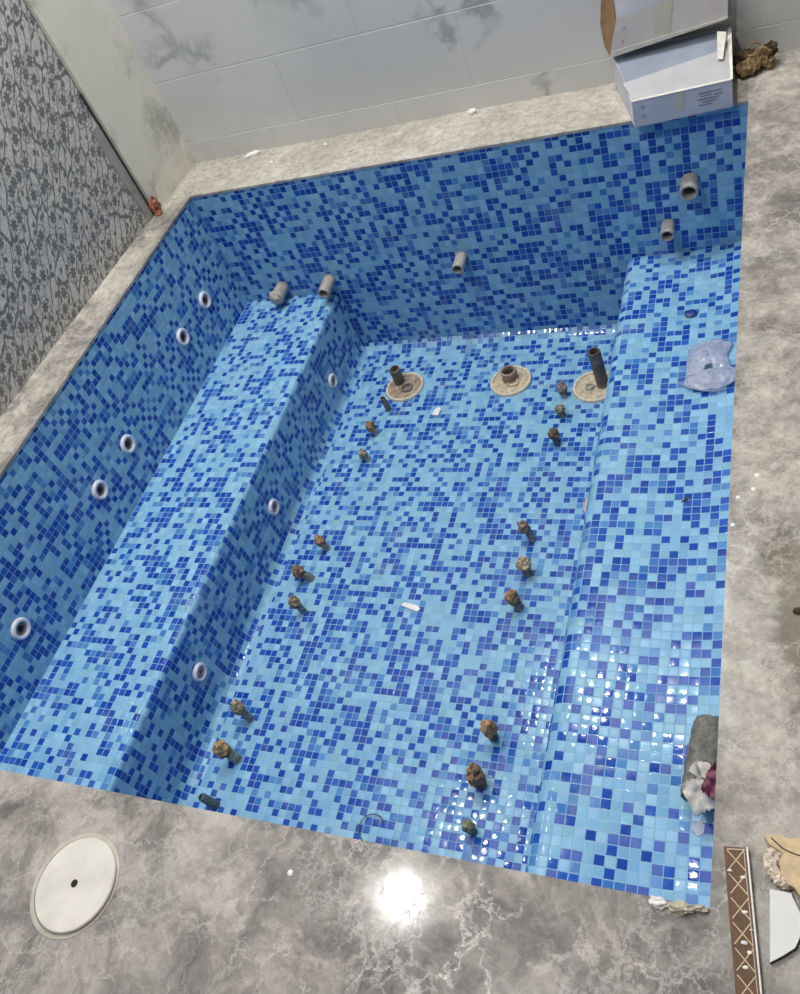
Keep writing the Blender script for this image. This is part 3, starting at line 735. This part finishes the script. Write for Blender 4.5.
sheet('corner_flap', M['card_edge'], [P((1.822, 2.165), .100), P((1.836, 2.163), .098), P((1.842, 2.262), .124), P((1.818, 2.262), .130)], .0015, None, 'small torn white corner flap')
sheet('corner_flap', M['card_edge'], [P((1.600, 2.060), .002), P((1.590, 2.085), .006), P((1.588, 2.095), .080), P((1.601, 2.056), .079)], .0015)
# printing on the front panel
def printed(parent, A, B, Cc, Dd, items, m, name='printed_line', lift=.0008):
    # A,B,C,D corners of the panel (bottom left, bottom right, top right, top left); items are quads in 0..1 panel space
    A, B, Cc, Dd = map(Vector, (A, B, Cc, Dd)); n = (B-A).cross(Dd-A).normalized()*lift
    def at(u, v): return (A*(1-u)+B*u)*(1-v)+(Dd*(1-u)+Cc*u)*v+n
    for it in items:
        bm = bmesh.new()
        if len(it) == 3:
            u, v, r = it; wd = (B-A).length; ht = (Dd-A).length; vs = []
            for k in range(18):
                a = 2*PI*k/18; vs.append([bm.verts.new(at(u+f*r/wd*math.cos(a), v+f*r/ht*math.sin(a))) for f in (1, .62)])
            for k in range(18): bm.faces.new((vs[k][0], vs[(k+1) % 18][0], vs[(k+1) % 18][1], vs[k][1]))
            link('printed_symbol', bm, m, parent)
        else:
            u0, v0, u1, v1 = it; bm.faces.new([bm.verts.new(at(*q)) for q in ((u0, v0), (u1, v0), (u1, v1), (u0, v1))])
            link(name, bm, m, parent)
rows = [(.66, .72, .90, .755), (.68, .62, .80, .65), (.82, .60, .90, .63), (.65, .50, .86, .535), (.70, .40, .84, .43), (.66, .30, .80, .33)]
printed(t, P(FL, .001), P(FR, .001), P(FR, hf), P(FL, hf), [(.10, .70, .0055), (.10, .36, .0055)] + rows, M['ink'])
printed(t, P(FL, .001), P(FR, .001), P(FR, hf), P(FL, hf), [(.44, .30, .52, .95)], M['stain'], 'stain')

t = empty('upright_carton', (1.68, 2.30, .10), 'upper white carton standing on the lower one, leaning on back wall, brown end open', 'cardboard box', 'cartons on the back ledge')
OO = Vector((1.68, 2.30, .10))
A0, B0 = Vector((1.521, 2.262, .121)), Vector((1.845, 2.290, .150))     # bottom front
A1, B1 = Vector((1.552, 2.268, .218)), Vector((1.850, 2.296, .258))     # crease
A2, B2 = Vector((1.556, 2.300, .420)), Vector((1.862, 2.318, .440))     # top front
A3, B3 = Vector((1.556, 2.340, .420)), Vector((1.862, 2.340, .440))
A4, B4 = Vector((1.530, 2.338, .109)), Vector((1.846, 2.338, .125))
q = lambda *v: [x-OO for x in v]
f1 = sheet('front_panel', M['card_warm'], q(A0, B0, B1, A1))
f2 = sheet('upper_panel', M['card'], q(A1, B1, B2, A2))
sheet('top_panel', M['card'], q(A2, B2, B3, A3))
sheet('back_panel', M['card'], q(B4, A4, A3, B3))
sheet('bottom_panel', M['card_edge'], q(A4, B4, B0, A0))
sheet('side_panel', M['card'], q(B0, B4, B3, B2, B1))
sheet('end_flap', M['kraft'], q(A0, A1, A2+Vector((-.02, 0, -.10)), Vector((1.512, 2.300, .27)), Vector((1.500, 2.300, .20)), Vector((1.505, 2.290, .14))), .002, None, 'open brown inside of the end flap')
sheet('bottom_edge', M['card_edge'], q(A0+Vector((0, -.002, -.004)), B0+Vector((0, -.002, -.004)), B0+Vector((0, -.002, .002)), A0+Vector((0.012, -.002, .014))), .0015)
printed(t, A0-OO, B0-OO, B1-OO, A1-OO, [(.10, .30, .004), (.09, .66, .004)], M['ink'])
printed(t, A0-OO, B0-OO, B1-OO, A1-OO, [(.38, .02, .52, .98)], M['stain'], 'stain')
printed(t, A1-OO, B1-OO, B2-OO, A2-OO, [(.76, .02, .97, .03), (.76, .13, .97, .14), (.76, .02, .768, .14), (.962, .02, .97, .14), (.80, .055, .93, .07), (.80, .09, .90, .10)], M['ink'])

# small rubble -------------------------------------------------------------
def crumb(name, loc_, size, seed, m, label, cat, rz=0):
    bm = bmesh.new(); crumple(bm, size, seed, .55, 3, 2.0, center=(0, 0, size[2]*.7), flat=-size[2]*.7)
    o = link(name, bm, m, None, False); o.location = loc_; o.rotation_euler = (0, 0, rz); return tag(o, label, cat)
crumb('mortar_crumb', (1.050, 2.318, .0), (.012, .009, .010), 70, M['chalk'], 'white mortar crumb on the back ledge at mid wall base', 'crumb')
crumb('mortar_crumb', (.187, 2.318, .0), (.030, .008, .008), 71, M['chalk'], 'long white mortar crumb on the back ledge near the left corner', 'crumb', .3)
crumb('mortar_crumb', (.505, 2.29, .0), (.007, .006, .005), 72, M['chalk'], 'tiny white crumb on the back ledge, second from the left corner', 'crumb')
crumb('mortar_crumb', (.300, 2.235, 0), (.006, .006, .005), 73, M['chalk'], 'tiny white crumb near pool edge of back ledge, left part', 'crumb')
crumb('mortar_crumb', (1.862, -.008, 0), (.016, .007, .006), 74, M['mortar'], 'beige mortar lump on the front rim at right pool corner', 'crumb', .1)
crumb('mortar_crumb', (1.835, -.007, 0), (.012, .007, .005), 75, M['chalk'], 'whitish mortar lump on the front rim, left of the beige one', 'crumb', .1)
crumb('mortar_crumb', (1.888, -.004, 0), (.009, .004, .005), 76, M['mortar'], 'small mortar lump exactly at the front right pool corner', 'crumb', .1)
crumb('pebble', (2.013, .474, 0), (.008, .005, .004), 77, M['kraft_dark'], 'dark brown pebble on the right deck at the photo edge', 'pebble', .2)
for k, (x, y, r_, w_) in enumerate([(1.946, .760, .0052, 'largest white paint drop on right deck, farthest from camera'), (1.940, .727, .0042, 'white paint drop on right deck, second of four'),
                        (1.915, .708, .0040, 'white paint drop on right deck, third of four'), (1.908, .645, .0042, 'white paint drop on right deck touching pool rim, nearest of four')]):
    bm = bmesh.new(); lathe(bm, [(r_, .0002), (r_*.8, .001), (0, .0015)], 16); o = link('white_speck', bm, M['chalk'], None, True); o.location = (x, y, 0)
    tag(o, w_, 'paint drop', 'paint drops on the right deck')
bm = bmesh.new(); lathe(bm, [(.005, .0002), (.004, .0012), (0, .002)], 16); o = link('white_speck', bm, M['chalk'], None, True); o.location = (1.266, -.070, 0); tag(o, 'single white speck on the polished front deck', 'paint drop')  # low white disc on the front deck
t = empty('rusty_bracket', (-.100, 2.025, 0), 'small rusty metal bracket at the foot of the cream marble pier', 'bracket')
bm = bmesh.new(); crumple(bm, (.012, .020, .030), 81, .5, 3, 2.4, center=(0, 0, .028), flat=-.026); link('bracket_body', bm, M['rust'], t)
bm = bmesh.new(); crumple(bm, (.012, .012, .008), 82, .5, 3, 2.4, center=(.010, -.018, .006), flat=-.005); link('foot', bm, M['rust'], t)

# ------------------------------------------------------------------ lamps
def downlight(x, y, power, label, r=.065, size=.11):
    t = empty('downlight', (x, y, 3.0), label, 'ceiling light', 'downlights in the ceiling')
    bm = bmesh.new(); lathe(bm, [(r*1.25, 0), (r*1.22, -.006), (r*1.02, -.008), (r, -.003)], 32); link('rim', bm, M['trim_metal'], t, True)
    bm = bmesh.new(); lathe(bm, [(r, -.004), (0, -.004)], 32); link('lens', bm, M['lamp'], t)
    ld = bpy.data.lights.new('downlight_lamp', 'AREA'); ld.shape = 'DISK'; ld.size = size; ld.energy = power; ld.color = (1, .975, .94)
    lo_ = bpy.data.objects.new('downlight_lamp', ld); C.objects.link(lo_); lo_.location = (x, y, 2.985)
HC = 3.0
for x, y, p, lb in ((.282, .478, 7, 'front lamp over the left bench'), (1.50, 2.10, 24, 'back right lamp above the cartons'),
                    (.10, 1.23, 21, 'middle lamp over the left bench'), (.95, -.12, 31, 'added fill lamp over the front pool rim'),  # lamp over the front rim is added to brighten the near half
                    (.62, 2.15, 24, 'back middle lamp near the rear wall')):
    downlight(x, y, p, 'round ceiling downlight, '+lb)
w = bpy.data.worlds.new('room_glow'); bpy.context.scene.world = w; w.use_nodes = True
w.node_tree.nodes['Background'].inputs[0].default_value = (.95, .97, 1, 1); w.node_tree.nodes['Background'].inputs[1].default_value = .06

s = bpy.context.scene
s.view_settings.view_transform = 'Standard'; s.view_settings.look = 'None'; s.view_settings.exposure = 0; s.view_settings.gamma = 1
s.view_settings.use_curve_mapping = False
